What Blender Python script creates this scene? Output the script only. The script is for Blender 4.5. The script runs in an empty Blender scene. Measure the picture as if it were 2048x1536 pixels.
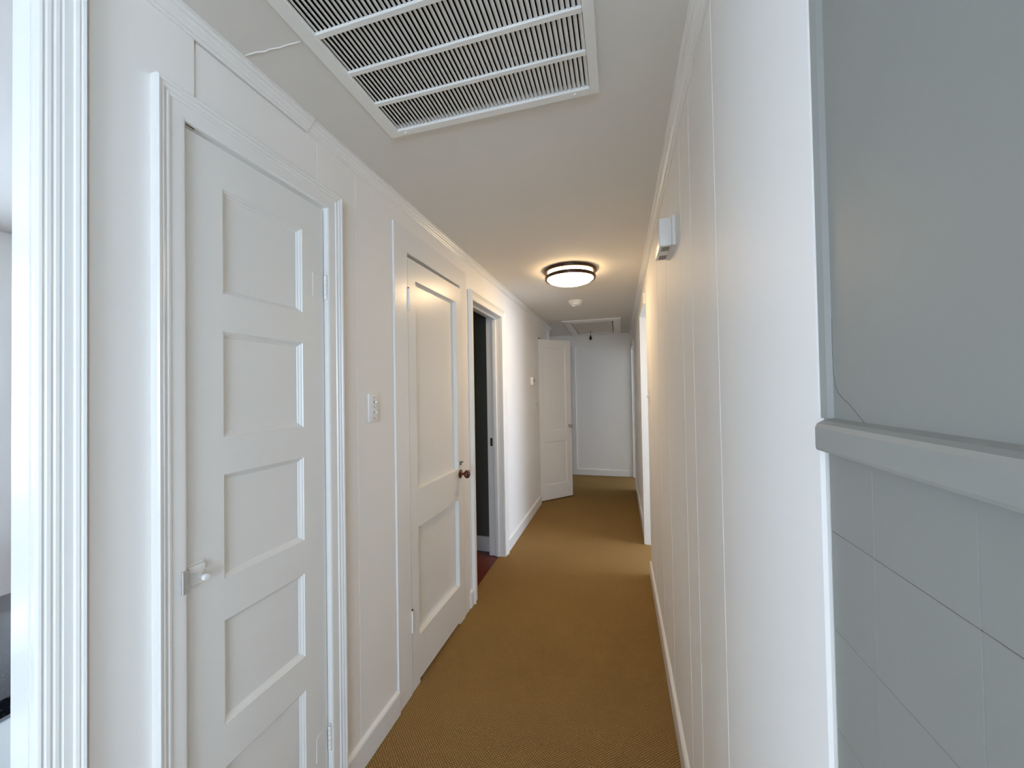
import bpy, bmesh, math, random
from mathutils import Vector, Matrix
random.seed(7)
S = bpy.context.scene
C = S.collection

# ------------------------------------------------------------------ camera
EYE = 1.444
YAW, PITCH, ROLL = math.radians(15.697), math.radians(0.878), math.radians(0.979)
fw = Vector((-math.sin(YAW)*math.cos(PITCH), math.cos(YAW)*math.cos(PITCH), math.sin(PITCH)))
r0 = Vector((math.cos(YAW), math.sin(YAW), 0)); u0 = r0.cross(fw)
rt = r0*math.cos(ROLL) - u0*math.sin(ROLL); up = rt.cross(fw)
cd = bpy.data.cameras.new('camera'); cam = bpy.data.objects.new('camera', cd); C.objects.link(cam)
cd.sensor_fit = 'HORIZONTAL'; cd.sensor_width = 36.0; cd.lens = 761.96/2048*36.0; cd.clip_start = 0.02
M = Matrix((rt, up, -fw)).transposed().to_4x4(); M.translation = (0, 0, EYE)
cam.matrix_world = M
S.camera = cam

# ------------------------------------------------------------------ light and exposure
W = bpy.data.worlds.new('sky'); S.world = W; W.use_nodes = True
bgn = W.node_tree.nodes['Background']
SKY = (0.62, 0.775, 1.0); SKY_STRENGTH = 6.7
bgn.inputs[0].default_value = (*SKY, 1); bgn.inputs[1].default_value = SKY_STRENGTH
LAMP_COLOR = (1.0, 0.70, 0.385); LAMP_STRENGTH = 14.5
def portal(name, loc, rot, sx, sy):                # guides sky sampling through a window opening, gives off no light itself
    d = bpy.data.lights.new(name, 'AREA'); d.shape = 'RECTANGLE'; d.size = sx; d.size_y = sy
    d.cycles.is_portal = True
    o = bpy.data.objects.new(name, d); C.objects.link(o); o.location = loc; o.rotation_euler = rot
R90 = math.pi/2
BACKWIN = (-0.35, 1.50, 0.80, 2.10)      # x0 x1 z0 z1 in the back wall
SIDEWIN = (-2.9, -1.75, 0.75, 2.15)         # y0 y1 z0 z1 in the outer right wall, room behind the camera
R1WIN = (2.5, 4.45, 0.5, 2.1)
R2WIN = (5.3, 6.9, 0.8, 2.1)
KWIN = (-0.9, 0.5, 1.0, 2.1)
YB, XO, XK = -3.0, 3.5, -3.2
def pt(name, w, kind):
    a0, a1, z0, z1 = w; c, zc, s, h = (a0+a1)/2, (z0+z1)/2, a1-a0, z1-z0
    if kind == 'back': portal(name, (c, YB+.02, zc), (R90, 0, 0), s, h)
    if kind == 'right': portal(name, (XO-.02, c, zc), (R90, 0, R90), s, h)
    if kind == 'left': portal(name, (XK+.02, c, zc), (R90, 0, -R90), s, h)
pt('portal_back', BACKWIN, 'back'); pt('portal_side', SIDEWIN, 'right')
pt('portal_bedroom', R1WIN, 'right'); pt('portal_end_room', R2WIN, 'right'); pt('portal_kitchen', KWIN, 'left')
S.view_settings.view_transform = 'Standard'; S.view_settings.look = 'None'
S.view_settings.exposure = 1.38; S.view_settings.gamma = 1.0; S.view_settings.use_curve_mapping = False
S.cycles.max_bounces = 14; S.cycles.diffuse_bounces = 10; S.cycles.glossy_bounces = 4
S.cycles.use_denoising = True; S.cycles.caustics_reflective = False; S.cycles.caustics_refractive = False
S.cycles.sample_clamp_indirect = 6.0

# ------------------------------------------------------------------ materials
def mat(name, col, rough=0.5, metal=0.0, bump=0.0, bscale=60.0, var=0.0, vscale=3.0, spec=0.5):
    m = bpy.data.materials.new(name); m.use_nodes = True
    nt = m.node_tree; b = nt.nodes['Principled BSDF']
    b.inputs['Base Color'].default_value = (*col, 1); b.inputs['Roughness'].default_value = rough
    b.inputs['Metallic'].default_value = metal; b.inputs['Specular IOR Level'].default_value = spec
    geo = nt.nodes.new('ShaderNodeNewGeometry')
    if var:
        n = nt.nodes.new('ShaderNodeTexNoise'); n.inputs['Scale'].default_value = vscale; n.inputs['Detail'].default_value = 4
        nt.links.new(geo.outputs['Position'], n.inputs['Vector'])
        mx = nt.nodes.new('ShaderNodeMix'); mx.data_type = 'RGBA'
        mx.inputs[6].default_value = (*[c*(1-var) for c in col], 1); mx.inputs[7].default_value = (*[min(1, c*(1+var)) for c in col], 1)
        nt.links.new(n.outputs['Fac'], mx.inputs[0]); nt.links.new(mx.outputs[2], b.inputs['Base Color'])
    if bump:
        n2 = nt.nodes.new('ShaderNodeTexNoise'); n2.inputs['Scale'].default_value = bscale; n2.inputs['Detail'].default_value = 3
        nt.links.new(geo.outputs['Position'], n2.inputs['Vector'])
        bp = nt.nodes.new('ShaderNodeBump'); bp.inputs['Strength'].default_value = bump; bp.inputs['Distance'].default_value = 0.002
        nt.links.new(n2.outputs['Fac'], bp.inputs['Height']); nt.links.new(bp.outputs['Normal'], b.inputs['Normal'])
    return m
WHITE = mat('white_wall_paint', (.82, .80, .765), .6, bump=.16, bscale=45, var=.012, spec=.35)
TRIM = mat('white_gloss_trim', (.79, .785, .76), .26, bump=.14, bscale=28, var=.012, vscale=6)
DOORP = mat('white_gloss_door', (.76, .755, .725), .30, bump=.13, bscale=30, var=.012)
CEIL = mat('flat_ceiling_paint', (.69, .665, .62), .85, bump=.12, bscale=70, var=.015)
GREY = mat('grey_wall_paint', (.243, .244, .222), .5, bump=.15, bscale=50, var=.03, vscale=5)
GREYRAIL = mat('grey_rail_paint', (.262, .263, .240), .5, bump=.15, bscale=50, var=.03)
GRILLE = mat('grille_enamel', (.78, .77, .73), .4, var=.02)
SLAT = mat('louvre_enamel', (.74, .73, .69), .45, var=.05, vscale=12)
DARK = mat('dark_void', (.012, .010, .009), .9, var=.1)
BRONZE = mat('bronze', (.045, .022, .014), .35, .6, var=.15, vscale=30)
KNOBW = mat('brown_knob', (.085, .022, .010), .18, var=.35, vscale=60)
METAL = mat('worn_steel', (.60, .59, .57), .3, .7, var=.15, vscale=90)
DSTEEL = mat('dark_steel', (.20, .19, .17), .35, .8, var=.15, vscale=90)
BRASS = mat('aged_brass', (.16, .10, .06), .35, .8, var=.2, vscale=80)
GLASSK = mat('clear_knob', (.45, .45, .43), .08, .3, var=.1)
PLASTIC = mat('white_plastic', (.80, .79, .765), .3, var=.01)
BEIGEP = mat('beige_plastic', (.62, .59, .53), .4, var=.01)
GREYP = mat('grey_plastic', (.28, .275, .25), .5, var=.02)
BLACK = mat('black_plastic', (.01, .01, .01), .4, var=.1)
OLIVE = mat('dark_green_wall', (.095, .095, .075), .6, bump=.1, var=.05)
CABW = mat('cabinet_paint', (.80, .81, .80), .35, var=.01)
BARE = mat('bare_wood_edge', (.33, .27, .20), .7, var=.15, vscale=40)
def granite():
    m = mat('black_granite', (.012, .013, .016), .15, var=.3)
    nt = m.node_tree; b = nt.nodes['Principled BSDF']; geo = nt.nodes.new('ShaderNodeNewGeometry')
    v = nt.nodes.new('ShaderNodeTexVoronoi'); v.inputs['Scale'].default_value = 130
    nt.links.new(geo.outputs['Position'], v.inputs['Vector'])
    cr = nt.nodes.new('ShaderNodeValToRGB'); e = cr.color_ramp.elements
    e[0].position = .0; e[0].color = (.06, .065, .075, 1); e[1].position = .35; e[1].color = (.008, .008, .011, 1)
    nt.links.new(v.outputs['Distance'], cr.inputs['Fac']); nt.links.new(cr.outputs['Color'], b.inputs['Base Color'])
    return m
GRANITE = granite()
def wood(name, a, b_, rough):
    m = mat(name, a, rough); nt = m.node_tree; b = nt.nodes['Principled BSDF']; geo = nt.nodes.new('ShaderNodeNewGeometry')
    mp = nt.nodes.new('ShaderNodeMapping'); mp.inputs['Scale'].default_value = (40, 3, 40)
    n = nt.nodes.new('ShaderNodeTexNoise'); n.inputs['Scale'].default_value = 2; n.inputs['Detail'].default_value = 6
    nt.links.new(geo.outputs['Position'], mp.inputs['Vector']); nt.links.new(mp.outputs['Vector'], n.inputs['Vector'])
    mx = nt.nodes.new('ShaderNodeMix'); mx.data_type = 'RGBA'; mx.inputs[6].default_value = (*a, 1); mx.inputs[7].default_value = (*b_, 1)
    nt.links.new(n.outputs['Fac'], mx.inputs[0]); nt.links.new(mx.outputs[2], b.inputs['Base Color'])
    return m
REDWOOD = wood('red_stained_floorboard', (.085, .013, .008), (.14, .026, .012), .3)
def carpet():
    m = bpy.data.materials.new('tan_loop_carpet'); m.use_nodes = True; nt = m.node_tree
    b = nt.nodes['Principled BSDF']; b.inputs['Roughness'].default_value = .95; b.inputs['Specular IOR Level'].default_value = .1
    N = nt.nodes.new; L = nt.links.new
    geo = N('ShaderNodeNewGeometry')
    nz = N('ShaderNodeTexNoise'); nz.inputs['Scale'].default_value = 55; nz.inputs['Detail'].default_value = 2
    L(geo.outputs['Position'], nz.inputs['Vector'])
    ad = N('ShaderNodeVectorMath'); ad.operation = 'MULTIPLY_ADD'
    L(nz.outputs['Color'], ad.inputs[0]); ad.inputs[1].default_value = (.006, .006, 0); L(geo.outputs['Position'], ad.inputs[2])
    sp = N('ShaderNodeSeparateXYZ'); L(ad.outputs[0], sp.inputs[0])
    def mth(op, a, bb=None):
        n = N('ShaderNodeMath'); n.operation = op
        for i, v in enumerate((a, bb)):
            if v is None: continue
            if isinstance(v, (int, float)): n.inputs[i].default_value = v
            else: L(v, n.inputs[i])
        return n.outputs[0]
    K = 2*math.pi
    sx = mth('SINE', mth('MULTIPLY', sp.outputs['X'], K/.0125)); sy = mth('SINE', mth('MULTIPLY', sp.outputs['Y'], K/.011))
    rows = mth('ABSOLUTE', sx)
    h = mth('ADD', mth('MULTIPLY', mth('MULTIPLY', sx, sy), .5), .5)
    mx = N('ShaderNodeMix'); mx.data_type = 'RGBA'
    mx.inputs[6].default_value = (.138, .076, .018, 1); mx.inputs[7].default_value = (.515, .312, .120, 1); L(h, mx.inputs[0])
    big = N('ShaderNodeTexNoise'); big.inputs['Scale'].default_value = 2.2; big.inputs['Detail'].default_value = 3; L(geo.outputs['Position'], big.inputs['Vector'])
    m2 = N('ShaderNodeMix'); m2.data_type = 'RGBA'; m2.blend_type = 'MULTIPLY'; m2.inputs[0].default_value = .22
    L(mx.outputs[2], m2.inputs[6]); L(big.outputs['Fac'], m2.inputs[7]); L(m2.outputs[2], b.inputs['Base Color'])
    bp = N('ShaderNodeBump'); bp.inputs['Strength'].default_value = 1.0; bp.inputs['Distance'].default_value = .004
    L(h, bp.inputs['Height']); L(bp.outputs['Normal'], b.inputs['Normal'])
    return m
CARPET = carpet()
BOUNCE_FLOOR = mat('pale_bounce_floor', (.62, .56, .46), .45, var=.03)
def emit(name, col, st):
    m = bpy.data.materials.new(name); m.use_nodes = True; nt = m.node_tree; b = nt.nodes['Principled BSDF']
    b.inputs['Base Color'].default_value = (.9, .88, .84, 1); b.inputs['Roughness'].default_value = .4
    b.inputs['Emission Color'].default_value = (*col, 1); b.inputs['Emission Strength'].default_value = st
    return m
GLOW = emit('lit_diffuser', LAMP_COLOR, LAMP_STRENGTH)

# ------------------------------------------------------------------ mesh helpers
class MB:
    def __init__(s): s.v = []; s.f = []; s.smooth = False
    def quad(s, *p):
        n = len(s.v); s.v += [tuple(q) for q in p]; s.f.append(tuple(range(n, n+len(p)))); return s
    def box(s, x0, x1, y0, y1, z0, z1):
        n = len(s.v)
        s.v += [(x, y, z) for z in (z0, z1) for y in (y0, y1) for x in (x0, x1)]
        for a in ((0, 2, 3, 1), (4, 5, 7, 6), (0, 1, 5, 4), (2, 6, 7, 3), (0, 4, 6, 2), (1, 3, 7, 5)): s.f.append(tuple(n+i for i in a))
        return s
    def prism(s, pts, axis, a0, a1):              # polygon in the two other axes, pulled along axis
        n = len(s.v); k = len(pts)
        def P(p, a): return {'X': (a, p[0], p[1]), 'Y': (p[0], a, p[1]), 'Z': (p[0], p[1], a)}[axis]
        s.v += [P(p, a0) for p in pts] + [P(p, a1) for p in pts]
        s.f.append(tuple(range(n, n+k))); s.f.append(tuple(range(n+2*k-1, n+k-1, -1)))
        for i in range(k): j = (i+1) % k; s.f.append((n+i, n+k+i, n+k+j, n+j))
        return s
    def lathe(s, prof, seg=40, c=(0, 0, 0), axis='Z'):   # prof: (radius, height) list
        n = len(s.v); k = len(prof)
        for i in range(seg):
            a = 2*math.pi*i/seg
            for r, h in prof:
                x, y = r*math.cos(a), r*math.sin(a)
                p = {'Z': (x, y, h), 'Y': (x, h, y), 'X': (h, x, y)}[axis]
                s.v.append((p[0]+c[0], p[1]+c[1], p[2]+c[2]))
        for i in range(seg):
            j = (i+1) % seg
            for q in range(k-1): s.f.append((n+i*k+q, n+j*k+q, n+j*k+q+1, n+i*k+q+1))
        s.smooth = True; return s
    def build(s, name, m, parent=None, bevel=0.0, segs=2):
        me = bpy.data.meshes.new(name); me.from_pydata(s.v, [], s.f)
        bm = bmesh.new(); bm.from_mesh(me)
        bmesh.ops.remove_doubles(bm, verts=bm.verts, dist=1e-6)
        bmesh.ops.recalc_face_normals(bm, faces=bm.faces)
        if bevel: bmesh.ops.bevel(bm, geom=list(bm.edges), offset=bevel, segments=segs, profile=.5, affect='EDGES', clamp_overlap=True)
        if s.smooth or (bevel and segs > 1):
            for f in bm.faces: f.smooth = True
            for e in bm.edges:
                if len(e.link_faces) == 2 and e.calc_face_angle(0) > math.radians(38): e.smooth = False
        bm.to_mesh(me); bm.free(); me.materials.append(m)
        o = bpy.data.objects.new(name, me); C.objects.link(o)
        if parent: o.parent = parent
        return o
def tag(o, label, cat, group=None, kind=None):
    o['label'] = label; o['category'] = cat
    if group: o['group'] = group
    if kind: o['kind'] = kind
    return o
def struct(o, label, cat): return tag(o, label, cat, kind='structure')
def empty(name, loc=(0, 0, 0), rz=0):
    o = bpy.data.objects.new(name, None); C.objects.link(o); o.location = loc; o.rotation_euler = (0, 0, rz); o.empty_display_size = .05
    return o
def slab(mb, axis, a0, a1, u0, u1, v0, v1, holes=()):
    """board of thickness a0..a1 across axis with rectangular holes (hu0,hu1,hv0,hv1)"""
    us = sorted({u0, u1, *[min(max(h[i], u0), u1) for h in holes for i in (0, 1)]})
    vs = sorted({v0, v1, *[min(max(h[i], v0), v1) for h in holes for i in (2, 3)]})
    def P(a, u, v): return {'X': (a, u, v), 'Y': (u, a, v), 'Z': (u, v, a)}[axis]
    def full(i, j):
        if not (0 <= i < len(us)-1 and 0 <= j < len(vs)-1): return False
        cu, cv = (us[i]+us[i+1])/2, (vs[j]+vs[j+1])/2
        return not any(h[0] < cu < h[1] and h[2] < cv < h[3] for h in holes)
    for i in range(len(us)-1):
        for j in range(len(vs)-1):
            if not full(i, j): continue
            A, B, D, E_ = us[i], us[i+1], vs[j], vs[j+1]
            for a in (a0, a1): mb.quad(P(a, A, D), P(a, B, D), P(a, B, E_), P(a, A, E_))
            if not full(i-1, j): mb.quad(P(a0, A, D), P(a1, A, D), P(a1, A, E_), P(a0, A, E_))
            if not full(i+1, j): mb.quad(P(a0, B, D), P(a1, B, D), P(a1, B, E_), P(a0, B, E_))
            if not full(i, j-1): mb.quad(P(a0, A, D), P(a1, A, D), P(a1, B, D), P(a0, B, D))
            if not full(i, j+1): mb.quad(P(a0, A, E_), P(a1, A, E_), P(a1, B, E_), P(a0, B, E_))
    return mb

# ------------------------------------------------------------------ room shell
XL, XR, H = -.9856, .2123, 2.348
T = .12                                             # wall thickness
D1 = (.650, 1.104, 0, 2.092)                        # narrow cupboard door opening (y0 y1 z0 z1)
D2 = (1.636, 2.272, 0, 2.118)
D3 = (2.486, 3.172, 0, 2.078)
D4 = (4.765, 5.50, 0, 2.112)
K0 = (-.52, .411, 0, 2.20)                          # cased opening to the kitchen, beside the camera
RD1 = (3.14, 3.72, 0, 2.10)
RD2 = (5.68, 6.42, 0, 2.06)
YF = 6.49
YE = .495                                           # where the white hall panelling starts on the right
VENT = (-.725, -.055, .42, 1.142)                   # x0 x1 y0 y1 hole
HATCH = (-.62, -.065, 5.20, 6.33)

mb = MB(); mb.quad((-1.035, .30, 0), (XO, .30, 0), (XO, 7.4, 0), (-1.035, 7.4, 0)).quad((XK, 5.55, 0), (-1.035, 5.55, 0), (-1.035, 7.4, 0), (XK, 7.4, 0))
mb.quad((-1.035, .30, -.02), (XO, .30, -.02), (XO, 7.4, -.02), (-1.035, 7.4, -.02))
struct(mb.build('floor', CARPET), 'tan looped wall-to-wall carpet down the hallway', 'floor')
fl = struct(MB().box(XK, -1.036, YB, 5.55, -.05, -.0235).build('floor', DARK), 'dark sub-floor under the wooden boards', 'floor')
struct(MB().box(-1.035, XO, YB, .299, -.02, 0).build('floor', BOUNCE_FLOOR), 'unseen floor of the room behind the viewer, made pale to bounce light', 'floor')  # out of view, made pale so daylight bounces up to the ceiling
x = -1.036; k = 0
while x > -1.75:                                    # floorboards seen through the open doorway
    MB().box(x-.0565, x, 1.4, 3.26, -.0235, -.004).build('floorboard', REDWOOD, fl, bevel=.001, segs=1); x -= .0575; k += 1
MB().box(XK, x, 1.4, 5.5, -.0235, -.004).build('floorboard', REDWOOD, fl)
MB().box(XK, -1.036, 3.36, 5.5, -.0235, -.005).build('floorboard', REDWOOD, fl)
MB().box(XK, -1.036, YB, 1.29, -.0235, -.005).build('floorboard', REDWOOD, fl)

mb = slab(MB(), 'Z', H, H+.14, XK, XO, YB, 7.4, [VENT, HATCH])
ceil = struct(mb.build('ceiling', CEIL), 'plain off-white hallway ceiling', 'ceiling')
struct(MB().box(XK-.1, XO+.1, YB-.1, 7.5, H+.62, H+.7).build('ceiling', DARK), 'roof deck above the ceiling', 'ceiling')
mb = MB()
for a in ((XK-.1, XK, YB-.1, 7.5), (XO, XO+.1, YB-.1, 7.5)): mb.box(*a, H+.14, H+.62)
for a in ((YB-.1, YB), (7.4, 7.5)): mb.box(XK, XO, *a, H+.14, H+.62)
struct(mb.build('wall_attic', DARK), 'attic side wall above the ceiling', 'wall')

mb = MB()
slab(mb, 'X', XL-.050, XL-.0005, YB, .5, 0, H, [K0])
slab(mb, 'X', XL-T, XL-.012, .5, 1.56, 0, H, [D1])
slab(mb, 'X', XL-T, XL, 1.56, 5.60, 0, H, [D2, D3, D4])
mb.box(XL-T, XL-.050, .5-.0, .56, 0, H)
WL = struct(mb.build('wall_left', WHITE), 'white panelled hallway wall with doors', 'wall')
def plank(poly, x_back, x_front, parent, m, seams, ch=.0034):
    """upright board: polygon in y,z; long seam edges at the y values in seams are chamfered"""
    b = MB().prism(poly, 'X', x_back, x_front); o = b.build('plank', m, parent)
    bm = bmesh.new(); bm.from_mesh(o.data)
    es = [e for e in bm.edges if all(abs(v.co.x-x_front) < 1e-5 for v in e.verts) and abs(e.verts[0].co.y-e.verts[1].co.y) < 1e-6 and any(abs(e.verts[0].co.y-s) < 1e-4 for s in seams)]
    bmesh.ops.bevel(bm, geom=es, offset=ch, segments=1, affect='EDGES'); bm.to_mesh(o.data); bm.free()
    return o
ht = H-.001
plank([(.486, 0), (D1[0], 0), (D1[0], D1[3]), (.678, D1[3]), (.678, ht), (.486, ht)], XL-.012, XL+.004, WL, WHITE, (.678,), .0015)
plank([(.680, D1[3]), (1.068, D1[3]), (1.068, ht), (.680, ht)], XL-.012, XL, WL, WHITE, (.68,))
plank([(1.069, D1[3]), (D1[1], D1[3]), (D1[1], 0), (1.268, 0), (1.268, ht), (1.069, ht)], XL-.012, XL, WL, WHITE, (1.069,))
plank([(1.269, 0), (1.56, 0), (1.56, ht), (1.269, ht)], XL-.012, XL, WL, WHITE, (1.269,))

mb = MB()
slab(mb, 'X', XR+.012, XR+T, YE, 3.0, 0, H)
slab(mb, 'X', XR+.0005, XR+T, 3.0, 7.4, 0, H, [RD1, RD2])
WR = struct(mb.build('wall_right', WHITE), 'white hallway wall of wide upright boards', 'wall')
ys = [YE, .927, 1.217, 1.395, 1.826, 2.216, 2.70, 3.0]
for a, b in zip(ys, ys[1:]):
    plank([(a+.0004, 0), (b-.0004, 0), (b-.0004, ht), (a+.0004, ht)], XR+.012, XR, WR, WHITE, (a+.0004,))
for a in ys[1:-1]:                                  # ridge of paint built up over each board joint
    MB().prism([(XR+.0005, a-.0022), (XR-.0010, a-.0008), (XR-.0011, a+.0006), (XR+.0005, a+.0040)], 'Z', .108, H-.037).build('paint_ridge', WHITE, WR)
GX = XR+.0065                                       # face of the grey wall, a little behind the white boards
mb = MB(); mb.box(GX+.006, XR+T, -.15, YE, 0, 1.40); mb.box(GX, XR+T, -.15, YE, 1.40, H); mb.box(GX, GX+.006, -.15, -.1062, 0, 1.375)
WG = struct(mb.build('wall_right', GREY), 'grey painted wall with tiled lower half beside the hallway mouth', 'wall')
# squared wall tiles under the rail
TP = .1055; tz = 1.391
rows = [(tz-TP*(i+1), tz-TP*i) for i in range(12)]
tm = None
for (z0, z1) in rows:
    y = .316+TP*2
    while y-TP > -.15:
        ya, yb = y-TP+.00015, min(y-.00015, YE-.001)
        MB().box(GX, GX+.0062, ya, yb, z0+.00015, min(z1-.00015, 1.375)).build('tile', GREY, WG, bevel=.0005, segs=1); y -= TP
# capping rail
prof = [(GX, 1.374), (XR-.0085, 1.374), (XR-.0095, 1.377), (XR-.0095, 1.398), (XR-.0075, 1.4025), (XR-.002, 1.4055), (GX, 1.408)]
mb = MB().prism(prof, 'Y', -.15, .4855)
struct(mb.build('trim_1', GREYRAIL), 'grey capping rail above the wall tiles', 'rail')
mb = MB().prism([(XR+.0002, .4948), (XR+.0028, .4870), (GX, .4815), (GX, .4948)], 'Z', 1.4075, H)
struct(mb.build('trim_2', GREYRAIL), 'narrow grey corner strip where grey wall meets white boards', 'trim')
# hairline crack in the plaster, a thin raised strip with the gap's shade in its colour
def strip(pts, wd, name, m, parent, X, lift):
    b = MB()
    for (p, q) in zip(pts, pts[1:]):
        d = Vector((q[0]-p[0], q[1]-p[1])); n = Vector((-d.y, d.x)).normalized()*wd/2
        b.prism([(p[0]+n.x, p[1]+n.y), (q[0]+n.x, q[1]+n.y), (q[0]-n.x, q[1]-n.y), (p[0]-n.x, p[1]-n.y)], 'X', X-lift, X+.002)
    return b.build(name, m, parent)
CRACK = [(.4808, 1.515), (.4815, 1.482), (.4806, 1.463), (.4802, 1.454), (.4790, 1.4512), (.4770, 1.442), (.4725, 1.435), (.4620, 1.428), (.4550, 1.425), (.4460, 1.419), (.4350, 1.411), (.430, 1.408)]
CRK = mat('crack_shadow', (.10, .11, .105), .9, var=.1)
strip(CRACK, .0007, 'crack', CRK, WG, GX, .00012)

mb = slab(MB(), 'Y', YF, YF+.11, XK, XR+.0005, 0, H)
struct(mb.build('wall_far', WHITE), 'blank white wall closing the end of the hallway', 'wall')
# rooms the hallway opens on
mb = slab(MB(), 'Y', YB-.1, YB, XK, XO, 0, H, [BACKWIN]); struct(mb.build('wall_back', WHITE), 'white wall with a wide window behind the viewer', 'wall')
mb = slab(MB(), 'X', XO, XO+.1, YB, 7.4, 0, H, [SIDEWIN, R1WIN, R2WIN]); struct(mb.build('wall_outer_right', WHITE), 'outer wall with windows in the rooms on the right', 'wall')
mb = slab(MB(), 'X', XK-.1, XK, YB, 7.4, 0, H, [KWIN]); struct(mb.build('wall_outer_left', WHITE), 'outer wall with window on the left', 'wall')
mb = MB(); mb.box(XR+T, XO, 2.10, 2.2, 0, H); mb.box(XR+T, XO, 4.65, 4.75, 0, H); mb.box(XR+T, XO, 7.3, 7.4, 0, H)
struct(mb.build('wall_bedroom', WHITE), 'partition between the rooms on the right', 'wall')
mb = MB(); mb.box(XK, XL-T, 3.262, 3.35, 0, H); mb.box(XK, XL-T-.001, 1.29, 1.40, 0, H); mb.box(XK, XK+.02, 1.4, 3.262, 0, H)
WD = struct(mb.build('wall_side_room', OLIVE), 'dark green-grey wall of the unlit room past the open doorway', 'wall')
struct(MB().box(XK, XL-T-.001, 1.27, 1.289, 0, H).build('wall_kitchen', WHITE), 'white end wall of the kitchen', 'wall')
struct(MB().box(XK, XL-T, 5.5, 5.6, 0, H).build('wall_alcove', WHITE), 'white partition behind the open door', 'wall')
for nme, w, k in (('window_1', BACKWIN, 'b'), ('window_2', SIDEWIN, 'r'), ('window_3', R1WIN, 'r'), ('window_4', R2WIN, 'r'), ('window_5', KWIN, 'l')):
    a0, a1, z0, z1 = w; e = struct(empty(nme, {'b': ((a0+a1)/2, YB-.05, z0), 'r': (XO+.05, (a0+a1)/2, z0), 'l': (XK-.05, (a0+a1)/2, z0)}[k]),
        {'window_1': 'wide sash window in the wall behind the viewer', 'window_2': 'side window behind the grey tiled wall', 'window_3': 'window of the first room on the right', 'window_4': 'window of the far room on the right', 'window_5': 'kitchen window on the left'}[nme], 'window')
    hw, hh = (a1-a0)/2, z1-z0
    def bar(u0_, u1_, v0_, v1_, nm):
        b = MB(); b.box(u0_, u1_, -.02, .02, v0_, v1_); o = b.build(nm, TRIM, e)
    if k != 'b': e.rotation_euler = (0, 0, R90)
    bar(-hw, -hw+.045, 0, hh, 'jamb'); bar(hw-.045, hw, 0, hh, 'jamb'); bar(-hw+.045, hw-.045, 0, .05, 'sill'); bar(-hw+.045, hw-.045, hh-.045, hh, 'head'); bar(-hw+.045, hw-.045, hh/2-.02, hh/2+.02, 'meeting_rail')

# ------------------------------------------------------------------ mouldings
cp = [(0, -.036), (.005, -.036), (.007, -.031), (.012, -.029), (.014, -.024), (.020, -.019), (.023, -.013), (.029, -.011), (.031, -.006), (.037, -.005), (.037, 0), (0, 0)]
def crown(nm, x, sgn, y0, y1, label):
    mb = MB().prism([(x+sgn*p, H+q-.0003) for p, q in cp], 'Y', y0, y1); return struct(mb.build(nm, TRIM), label, 'crown moulding')
crown('trim_3', XL+.004, 1, YB, 1.024, 'stepped crown moulding along the left wall up to its butt joint above the narrow door')
crown('trim_4', XL, 1, 1.0255, 5.60, 'stepped crown moulding running down the left wall past the lamp')
crown('trim_5', XR, -1, YE, 7.3, 'stepped crown moulding along the right wall of boards')

def casing(nm, label, opening, xw, sgn, w, prof, legs=('l', 'h', 'r'), w_r=None, zb=.002):
    """mitred door casing on the wall plane X=xw, standing out towards sgn; prof: (0..1 across the width, height)"""
    y0, y1, _, z1 = opening; e = struct(empty(nm, (xw, y0, 0)), label, 'door casing'); k = len(prof)
    wr = w_r or w
    def leg(side, ww):
        b = MB(); n = 0
        for i, (p, h) in enumerate(prof):
            y = (y0-p*ww) if side == 'l' else (y1+p*ww)
            b.v.append((sgn*h, y-y0, zb)); b.v.append((sgn*h, y-y0, z1+p*w))
        for i in range(k): j = (i+1) % k; b.f.append((2*i, 2*i+1, 2*j+1, 2*j))
        b.f.append(tuple(2*i for i in range(k))); b.f.append(tuple(2*i+1 for i in range(k)))
        b.build('casing_leg', TRIM, e)
    if 'l' in legs: leg('l', w)
    if 'r' in legs: leg('r', wr)
    if 'h' in legs:
        b = MB()
        for i, (p, h) in enumerate(prof):
            b.v.append((sgn*h, -p*w if 'l' in legs else 0, z1+p*w)); b.v.append((sgn*h, y1-y0+p*wr if 'r' in legs else y1-y0, z1+p*w))
        for i in range(k): j = (i+1) % k; b.f.append((2*i, 2*i+1, 2*j+1, 2*j))
        b.f.append(tuple(2*i for i in range(k))); b.f.append(tuple(2*i+1 for i in range(k)))
        b.build('casing_head', TRIM, e)
    return e
P1 = [(0, 0), (0, .013), (.06, .0155), (.13, .016), (.52, .0165), (.55, .0195), (.62, .0205), (.68, .0185), (.72, .0215), (.79, .0235), (.84, .0215), (.87, .025), (.95, .0265), (1, .023), (1, 0)]
P0 = [(0, 0), (0, .012), (.05, .016), (.10, .0172), (.16, .0155), (.20, .0175), (.27, .0182), (.33, .0165), (.37, .0185), (.44, .019), (.50, .0165), (.53, .020), (.72, .0205), (.75, .024), (.82, .0255), (.86, .0235), (.89, .027), (.96, .028), (1, .024), (1, 0)]
PF = [(0, 0), (0, .017), (.015, .018), (.985, .018), (1, .017), (1, 0)]
PF2 = [(0, 0), (0, .0075), (.015, .0085), (.985, .0085), (1, .0075), (1, 0)]
P3 = [(0, 0), (0, .012), (.08, .015), (.16, .0155), (.20, .013), (.60, .016), (.66, .020), (.74, .021), (.78, .018), (.84, .024), (.96, .026), (1, .023), (1, 0)]
casing('trim_6', 'reeded white casing around the opening nearest the viewer', K0, XL, 1, .062, P0)
casing('trim_7', 'stepped white casing around the narrow five-panel door', D1, XL+.0002, 1, .064, P1)
casing('trim_8', 'flat white casing around the tall two-panel door with brown knob', D2, XL+.0002, 1, .114, PF2, w_r=.098)
casing('trim_9', 'moulded white casing around the dark open doorway', D3, XL+.0002, 1, .062, P3, w_r=.068)
casing('trim_10', 'plain white edge trim around the first doorway on the right', RD1, XR, -1, .085, PF, legs=('h', 'r'))
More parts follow.
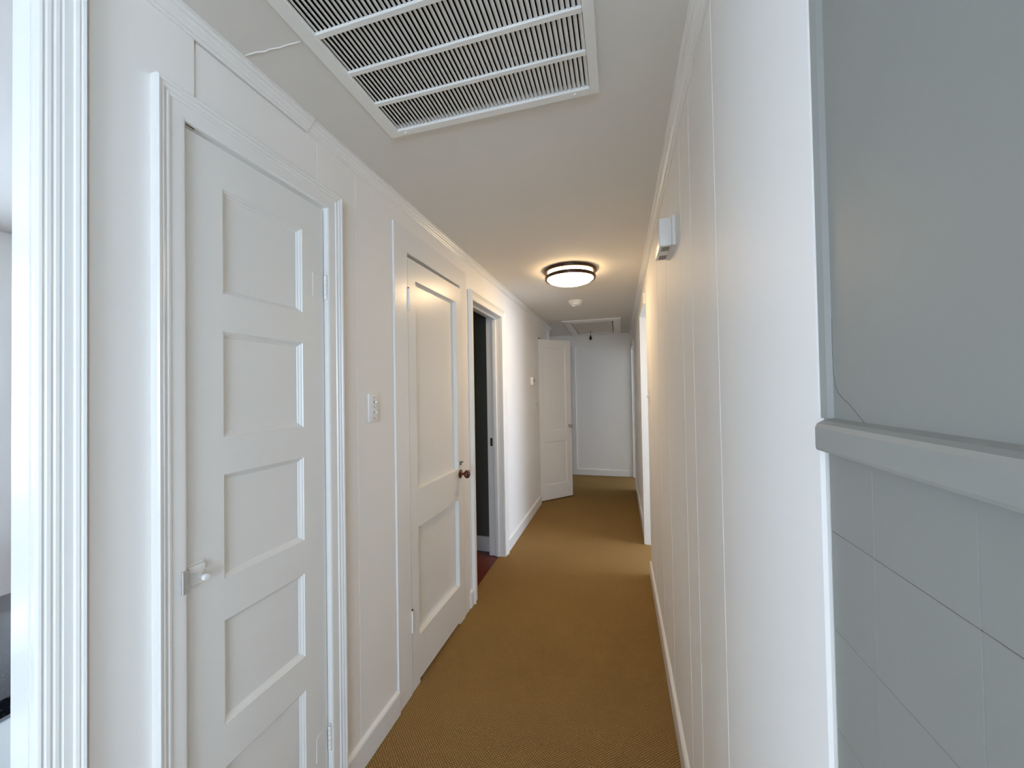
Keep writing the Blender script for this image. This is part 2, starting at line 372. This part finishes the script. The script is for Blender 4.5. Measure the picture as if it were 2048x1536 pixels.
casing('trim_11', 'slim white casing around the far doorway on the right', RD2, XR, -1, .075, PF)
e = struct(empty('trim_12', (-.745, YF, 0)), 'white casing at the left of the end wall', 'door casing')
MB().box(-.035, .04, -.018, 0, .002, 2.16).build('casing_leg', TRIM, e); MB().box(-.96, -.036, -.018, 0, 2.08, 2.16).build('casing_head', TRIM, e)
# jambs with stops in the open doorways
def jambs(nm, label, o, xa, xb, stop=None):
    y0, y1, _, z1 = o; e = struct(empty(nm, ((xa+xb)/2, y0, 0)), label, 'door jamb'); cx = (xa+xb)/2; t = .0015
    MB().box(xa-cx, xb-cx, -.0, t, .001, z1-t).build('jamb', TRIM, e); MB().box(xa-cx, xb-cx, y1-y0-t, y1-y0, .001, z1-t).build('jamb', TRIM, e)
    MB().box(xa-cx, xb-cx, 0, y1-y0, z1-t, z1).build('head_jamb', TRIM, e)
    if stop:
        sa, sb = stop[0]-cx, stop[1]-cx
        MB().box(sa, sb, t, t+.012, .001, z1-t-.012).build('stop', TRIM, e, bevel=.0015); MB().box(sa, sb, y1-y0-t-.012, y1-y0-t, .001, z1-t-.012).build('stop', TRIM, e, bevel=.0015)
        MB().box(sa, sb, t, y1-y0-t, z1-t-.012, z1-t).build('head_stop', TRIM, e, bevel=.0015)
    return e
j3 = jambs('trim_13', 'white door jamb with stop in the dark open doorway', D3, XL-T, XL, (XL-.078, XL-.045))
MB().box(-.052, -.030, D3[1]-D3[0]-.004, D3[1]-D3[0]-.0015, .955, 1.025).build('strike_plate', BRASS, j3)
jambs('trim_14', 'white jamb of the first doorway on the right', RD1, XR, XR+T)
jambs('trim_15', 'white jamb of the far doorway on the right', RD2, XR, XR+T)
jambs('trim_16', 'white jamb behind the far open door', D4, XL-T, XL)
jambs('trim_17', 'white jamb of the kitchen opening by the viewer', K0, XL-.050, XL)
# inner trim strip past the dark doorway
MB().box(XL-T-.016, XL-T, D3[1]-.0, D3[1]+.05, 0, D3[3]+.06).build('inner_casing', TRIM, None)
struct(bpy.data.objects['inner_casing'], 'narrow inner casing inside the dark doorway', 'door casing'); bpy.data.objects['inner_casing'].name = 'trim_18'

bp_ = [(0, .001), (.015, .001), (.015, .094), (.012, .101), (.007, .105), (0, .107)]
def base(nm, x, sgn, y0, y1, label):
    struct(MB().prism([(x+sgn*p, q) for p, q in bp_], 'Y', y0, y1).build(nm, TRIM), label, 'baseboard')
base('baseboard_left', XL, 1, D1[1]+.0645, D2[0]-.1145, 'white baseboard between the narrow door and the two-panel door')
base('baseboard_left', XL, 1, D2[1]+.0985, D3[0]-.0625, 'short white baseboard between the two-panel door and the dark doorway')
base('baseboard_left', XL, 1, D3[1]+.0685, D4[0]-.012, 'white baseboard under the thermostat')
base('baseboard_right', XR, -1, YE+.004, RD1[0]-.004, 'white baseboard under the right wall boards')
base('baseboard_right', XR, -1, RD1[1]+.0855, RD2[0]-.0755, 'white baseboard between the two right doorways')
struct(MB().prism([(YF-p, q) for p, q in bp_], 'X', -.704, XR-.016).build('baseboard_far', TRIM), 'white baseboard along the end wall', 'baseboard')
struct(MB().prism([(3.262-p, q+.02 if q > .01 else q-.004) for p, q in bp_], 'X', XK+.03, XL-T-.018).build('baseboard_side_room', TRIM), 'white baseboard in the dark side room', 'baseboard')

# ------------------------------------------------------------------ doors
def panel_door(nm, label, loc, rz, w, h, stile, rails, t, recess, slope, edge_mat=None):
    """local x along the leaf, -y is the face towards the hall. rails: z pairs of every rail from bottom to top"""
    e = struct(empty(nm, loc, rz), label, 'door')
    for a, b in ((0, stile), (w-stile, w)): MB().box(a, b, 0, t, 0, h).build('stile', DOORP, e)
    for z0, z1 in rails: MB().box(stile, w-stile, 0, t, z0, z1).build('rail', DOORP, e)
    for (za, zb), (zc, zd) in zip(rails, rails[1:]):
        u0_, u1_, v0_, v1_ = stile, w-stile, zb, zc
        b = MB(); rings = []
        for off, dp in slope: rings.append([(u0_+off, dp, v0_+off), (u1_-off, dp, v0_+off), (u1_-off, dp, v1_-off), (u0_+off, dp, v1_-off)])
        for A, B in zip(rings, rings[1:]):
            for i in range(4): j = (i+1) % 4; b.quad(A[i], A[j], B[j], B[i])
        b.quad(*rings[-1])
        back = [(p[0], recess+.009, p[2]) for p in rings[0]]; b.quad(*back)
        for i in range(4): j = (i+1) % 4; b.quad(rings[0][i], rings[0][j], back[j], back[i])
        b.build('panel', DOORP, e)
    return e
# narrow five-panel cupboard door, hinged on its right edge
X1 = XL-.001
w1 = D1[1]-D1[0]-.012
zr = [(.008, .215), (.489, .597), (.861, .9665), (1.2335, 1.3315), (1.604, 1.7035), (1.9765, 2.081)]
sl1 = [(0, 0), (.002, .003), (.005, .0045), (.0085, .0085), (.0125, .0105), (.014, .0125)]
d1 = panel_door('door_1', 'narrow white five-panel cupboard door with latch and painted hinges', (X1, D1[0]+.006, .004), R90, w1, 2.081, .0915, zr, .03, .0125, sl1)
for zc in (1.806, .258):
    hg = empty('hinge', (0, 0, 0)); hg.parent = d1
    b = MB(); b.box(w1-.050, w1-.004, -.0022, 0, zc-.041, zc+.041); pl = b.build('hinge', DOORP, d1, bevel=.0008, segs=1)
    bpy.data.objects.remove(hg)
    for q in range(5): 
        z0 = zc-.040+q*.0163; MB().lathe([(0, z0), (.0058, z0), (.0063, z0+.001), (.0063, z0+.0150), (.0058, z0+.0158), (0, z0+.0158)], 16, (w1+.003, -.0075, 0)).build('knuckle', TRIM, pl)
    MB().lathe([(0, zc+.0415), (.0035, zc+.0415), (.004, zc+.0445), (.0025, zc+.047), (0, zc+.0475)], 12, (w1+.003, -.0075, 0)).build('pin', METAL, pl)
lt = MB().box(-.002, .040, -.003, 0, .985, 1.042).build('latch', TRIM, d1, bevel=.001, segs=1)
MB().box(-.002, .038, -.012, -.003, 1.018, 1.036).build('latch_barrel', TRIM, lt, bevel=.003)
MB().lathe([(0, -.026), (.006, -.0255), (.0085, -.022), (.0085, -.018), (.005, -.014), (.004, -.009), (.006, -.003)], 18, (.031, 0, 1.003), 'Y').build('latch_knob', PLASTIC, lt)
ck = MB().box(-.020, -.004, -.022, -.0162, .984, 1.036); ck = ck.build('latch_keeper', METAL, d1, bevel=.001, segs=1)

# tall two-panel door with brown knob, hinged on its left edge
w2 = D2[1]-D2[0]-.008
zr2 = [(.020, .235), (.765, .952), (1.998, 2.097)]
sl2 = [(0, 0), (.001, .001), (.002, .024), (.003, .025)]
d2 = panel_door('door_2', 'tall white two-panel door with brown knob', (XL+.006, D2[0]+.004, .002), math.radians(89.3), w2, 2.097, .072, zr2, .044, .025, sl2)
for o in [c for c in d2.children if c.name.startswith('stile')]: o.location.z = 0
for zc in (1.89, .34):
    hg = MB().box(.001, .014, -.0015, 0, zc-.055, zc+.055).build('hinge', TRIM, d2)
    MB().lathe([(0, zc-.052), (.005, zc-.052), (.005, zc+.052), (0, zc+.052)], 12, (-.001, -.004, 0)).build('knuckle', TRIM, hg)
    MB().lathe([(0, zc+.053), (.004, zc+.053), (.004, zc+.058), (0, zc+.058)], 10, (-.001, -.004, 0)).build('pin', BLACK, hg)
kx = .582
kb = MB().lathe([(0, 0), (.026, 0), (.027, -.003), (.0245, -.006), (.016, -.008), (.010, -.011), (.0085, -.020), (.010, -.028), (.019, -.033), (.0255, -.041), (.0265, -.050), (.023, -.058), (.014, -.063), (0, -.065)], 32, (kx, 0, .920), 'Y').build('knob', KNOBW, d2)
kb['label'] = 'brown door knob with round rose'
lk = MB().box(kx-.008, kx+.016, -.004, 0, .974, .998).build('catch', DSTEEL, d2, bevel=.0012)
MB().box(kx-.002, kx+.022, -.014, -.004, .989, .996).build('catch_lever', DSTEEL, lk, bevel=.001)
MB().box(kx+.0, kx+.005, -.009, -.004, .975, .989).build('catch_post', DSTEEL, lk)

# far door standing half open
hx, hy, ex, ey = -.996, 4.786, -.628, 5.173
ang = math.atan2(ey-hy, ex-hx); w4 = math.hypot(ex-hx, ey-hy)
zr4 = [(0, .19), (.745, .885), (1.97, 2.075)]
d4 = panel_door('door_3', 'white two-panel door standing half open at the end of the hall', (hx, hy, .016), ang, w4, 2.075, .085, zr4, .036, .012, [(0, 0), (.001, .001), (.008, .010), (.010, .012)])
b = MB().box(w4-.055, w4-.020, -.002, 0, .80, .90).build('lock_plate', TRIM, d4, bevel=.001, segs=1)
MB().lathe([(0, 0), (.018, 0), (.018, -.004), (.008, -.007), (.008, -.022), (.022, -.030), (.026, -.040), (.022, -.052), (0, -.056)], 24, (w4-.040, 0, .935), 'Y').build('knob', GLASSK, d4)['label'] = 'clear glass door knob'
MB().lathe([(0, .001), (.0035, .001), (.0035, -.0025), (0, -.003)], 10, (w4-.037, 0, .855), 'Y').build('keyhole', BLACK, d4)

# ------------------------------------------------------------------ return-air grille
g = tag(empty('return_air_grille', (-.39, .79, H-.001)), 'large beige louvred return-air grille in the ceiling', 'air vent')
GX0, GX1, GY0, GY1 = -.363, .352, -.405, .380       # outer frame, local
ix0, ix1, iy0, iy1 = -.323, .324, -.37, .352
for a in ((GX0, ix0, GY0, GY1), (ix1, GX1, GY0, GY1), (ix0, ix1, GY0, iy0), (ix0, ix1, iy1, GY1)):
    MB().box(*a, -.011, 0).build('frame', GRILLE, g, bevel=.0015, segs=1)
nb = 6
for i in range(1, nb):
    y = iy1-(iy1-iy0)/nb*i
    MB().box(ix0, ix1, y-.0075, y+.0075, -.0095, -.0015).build('crossbar', GRILLE, g, bevel=.0012, segs=1)
ns = 50; pitch = (ix1-ix0)/ns
b = MB(); pts = []
for s in range(5):                                   # curved blade, low edge to the left
    tt = s/4; pts.append((.0047-.0094*tt, -.0055+.0052*tt-.0010*math.sin(math.pi*tt)))
poly = pts+[(p[0]+.0006, p[1]+.0011) for p in reversed(pts)]
b.prism(poly, 'Y', iy0, iy1); b.smooth = True
first = b.build('slat', SLAT, g)
for i in range(ns):
    o = first if i == 0 else first.copy()
    if i: C.objects.link(o); o.parent = g
    o.location = (ix0+pitch*(i+.5), 0, 0)
    o.rotation_euler = (0, random.uniform(-.03, .03), 0)
vx0, vx1, vy0, vy1 = [q for q in (VENT[0]+.39, VENT[1]+.39, VENT[2]-.79, VENT[3]-.79)]
b = MB(); b.quad((vx0, vy0, .30), (vx1, vy0, .30), (vx1, vy1, .30), (vx0, vy1, .30))
for A, B in (((vx0, vy0), (vx1, vy0)), ((vx1, vy0), (vx1, vy1)), ((vx1, vy1), (vx0, vy1)), ((vx0, vy1), (vx0, vy0))):
    b.quad((*A, .013), (*B, .013), (*B, .30), (*A, .30))
b.build('duct', DARK, g)
for (x, y) in ((-.30, .366), (.28, .366)): MB().lathe([(0, -.0145), (.005, -.0135), (.006, -.011)], 12, (x, y, 0)).build('screw', GRILLE, g)

# lifted paint seam in the ceiling beside the grille
b = MB(); cp2 = [(-.942, .777), (-.902, .778), (-.880, .783), (-.863, .781), (-.834, .785), (-.811, .784), (-.768, .787)]
for p, q in zip(cp2, cp2[1:]):
    d = Vector((q[0]-p[0], q[1]-p[1])); n = Vector((-d.y, d.x)).normalized()*.0022
    b.quad((p[0]+n.x, p[1]+n.y, H), (q[0]+n.x, q[1]+n.y, H), (q[0]-n.x*.2, q[1]-n.y*.2, H-.0022), (p[0]-n.x*.2, p[1]-n.y*.2, H-.0022))
    b.quad((p[0]-n.x*.2, p[1]-n.y*.2, H-.0022), (q[0]-n.x*.2, q[1]-n.y*.2, H-.0022), (q[0]-n.x, q[1]-n.y, H), (p[0]-n.x, p[1]-n.y, H))
b.build('paint_seam', CEIL, ceil)
# ------------------------------------------------------------------ ceiling lamp
L0 = tag(empty('ceiling_lamp', (-.342, 2.905, H)), 'lit round flush-mount ceiling lamp with bronze rings', 'ceiling lamp')
MB().lathe([(0, 0), (.196, 0), (.200, -.004), (.200, -.012), (.194, -.024), (.176, -.028), (0, -.028)], 64).build('pan', BRONZE, L0)
MB().lathe([(.170, -.0285), (.173, -.055), (.172, -.070), (.158, -.084), (.125, -.096), (.075, -.103), (.03, -.1055), (0, -.106)], 64).build('diffuser', GLOW, L0)['label'] = 'glowing white diffuser bowl'
MB().lathe([(.1755, -.049), (.186, -.047), (.191, -.052), (.191, -.068), (.187, -.074), (.1755, -.072), (.1755, -.049)], 64).build('ring', BRONZE, L0)
for k in range(3):
    a = math.radians(-100+120*k); MB().lathe([(0, -.026), (.0025, -.026), (.0025, -.052), (0, -.052)], 8, (.180*math.cos(a), .180*math.sin(a), 0)).build('post', BRONZE, L0)

# smoke alarm
q = tag(empty('smoke_alarm', (-.412, 3.95, H)), 'small round white smoke alarm on the ceiling behind the lamp', 'smoke alarm')
MB().lathe([(0, 0), (.074, 0), (.076, -.006), (.073, -.016), (.066, -.019), (0, -.019)], 40).build('base', PLASTIC, q)
MB().lathe([(.060, -.0185), (.058, -.026), (.052, -.040), (.046, -.044), (0, -.045)], 40).build('cover', PLASTIC, q)
MB().lathe([(.018, -.0445), (.017, -.052), (.012, -.056), (0, -.057)], 24, (-.02, .0, 0)).build('button', PLASTIC, q)

# attic hatch
q = tag(empty('attic_hatch', (-.3425, 5.765, H)), 'white framed attic hatch in the ceiling at the hall end', 'hatch')
hx0, hx1, hy0, hy1 = HATCH[0]+.3425, HATCH[1]+.3425, HATCH[2]-5.765, HATCH[3]-5.765
fw_ = .105
MB().box(hx0-fw_, hx0-.004, hy0-fw_-.05, hy1+fw_, -.018, -.0005).build('frame', TRIM, q, bevel=.001, segs=1)
MB().box(hx1+.004, hx1+fw_, hy0-fw_-.05, hy1+fw_, -.018, -.0005).build('frame', TRIM, q, bevel=.001, segs=1)
MB().box(hx0-.004, hx1+.004, hy0-fw_-.05, hy0-.004, -.018, -.0005).build('frame', TRIM, q, bevel=.001, segs=1)
MB().box(hx0-.004, hx1+.004, hy1+.004, hy1+fw_, -.018, -.0005).build('frame', TRIM, q, bevel=.001, segs=1)
MB().box(hx0+.010, hx1-.010, hy0+.010, hy1-.008, .002, .02).build('panel', CEIL, q)
q2 = tag(empty('hatch_pull', (-.417, 6.10, H)), 'black pull knob hanging from the attic hatch', 'pull cord')
MB().lathe([(0, .002), (.0035, .002), (.0035, -.075), (0, -.075)], 8).build('cord', BLACK, q2)
MB().lathe([(0, -.070), (.008, -.072), (.012, -.084), (.022, -.112), (.022, -.128), (.014, -.138), (0, -.140)], 16).build('knob', BLACK, q2)

# ------------------------------------------------------------------ wall things
def switch_plate(nm, label, x, sgn, y, z, w, h, double):
    e = tag(empty(nm, (x, y, z), R90 if sgn > 0 else -R90), label, 'light switch', 'wall light switches')
    pl = MB().box(-w/2, w/2, -.006, 0, -h/2, h/2).build('plate', PLASTIC, e, bevel=.0025)
    for dz in ((.0245, -.0185) if double else (0,)):
        MB().box(-.013, .013, -.0072, -.006, dz-.011, dz+.011).build('bezel', PLASTIC, e, bevel=.0006, segs=1)
        MB().box(-.0065, .0075, -.0078, -.0072, dz-.0042, dz+.0042).build('slot', GREYP, e)
        if double: MB().box(.0, .010, -.020, -.0078, dz-.0038, dz+.0038).build('toggle', PLASTIC, e, bevel=.001)
        else: MB().box(-.004, .004, -.020, -.0078, dz-.002, dz+.009).build('toggle', BEIGEP, e, bevel=.001)
    for dz in ((.043, .003, -.043) if double else (.03, -.03)): MB().lathe([(0, -.0072), (.0025, -.007), (.003, -.006)], 10, (0, 0, dz), 'Y').build('screw', GREYP, e)
    return e
switch_plate('light_switch', 'white double switch plate between the narrow door and the two-panel door', XL, 1, 1.368, 1.379, .070, .118, True)
switch_plate('light_switch', 'small white switch below the thermostat', XL, 1, 4.545, 1.268, .070, .108, False)
switch_plate('light_switch', 'white switch on the right wall beside the first right doorway', XR, -1, 2.955, 1.375, .070, .115, False)
t = tag(empty('thermostat', (XL, 4.36, 1.54), R90), 'small white box thermostat on the left wall near the far door', 'thermostat')
MB().box(-.060, .060, -.030, 0, -.045, .045).build('case', PLASTIC, t, bevel=.003)
MB().box(.0602, .0612, -.026, -.004, -.030, .026).build('vent', BLACK, t)
MB().box(-.030, .030, -.0308, -.0300, -.010, .028).build('display', GREYP, t)
c = tag(empty('door_chime', (XR, 1.61, 1.97), -R90), 'white boxy door chime high on the right wall', 'door chime')
MB().box(-.085, .10, -.012, 0, 0, .110).build('back_plate', PLASTIC, c, bevel=.001, segs=1)
MB().box(-.080, .095, -.056, -.012, .002, .106).build('cover', PLASTIC, c, bevel=.003)
for a in (-.065, .035): MB().box(a, a+.045, -.046, -.018, .0005, .0021).build('grille', GREYP, c)

# ------------------------------------------------------------------ kitchen counter glimpsed at the left edge
q = tag(empty('base_cabinet', (-1.50, .22, 0)), 'white base cabinet under the black stone worktop', 'cabinet')
MB().box(-.30, .285, -.9, .50, .09, .815).build('body', CABW, q); MB().box(-.30, .23, -.9, .50, 0, .09).build('toe_kick', CABW, q)
for k in range(3):
    y0 = -.88+k*.462; d = MB().box(.2855, .305, y0, y0+.45, .11, .80).build('door', CABW, q, bevel=.002, segs=1)
    MB().lathe([(0, .305), (.006, .306), (.006, .318), (.014, .324), (.012, .332), (0, .334)], 16, (0, y0+.40, .70), 'X').build('knob', METAL, d)
tag(MB().box(-1.80, -1.18, -.72, .74, .815, .852).build('worktop', GRANITE, None, bevel=.003), 'black speckled stone worktop at the far left edge', 'worktop')
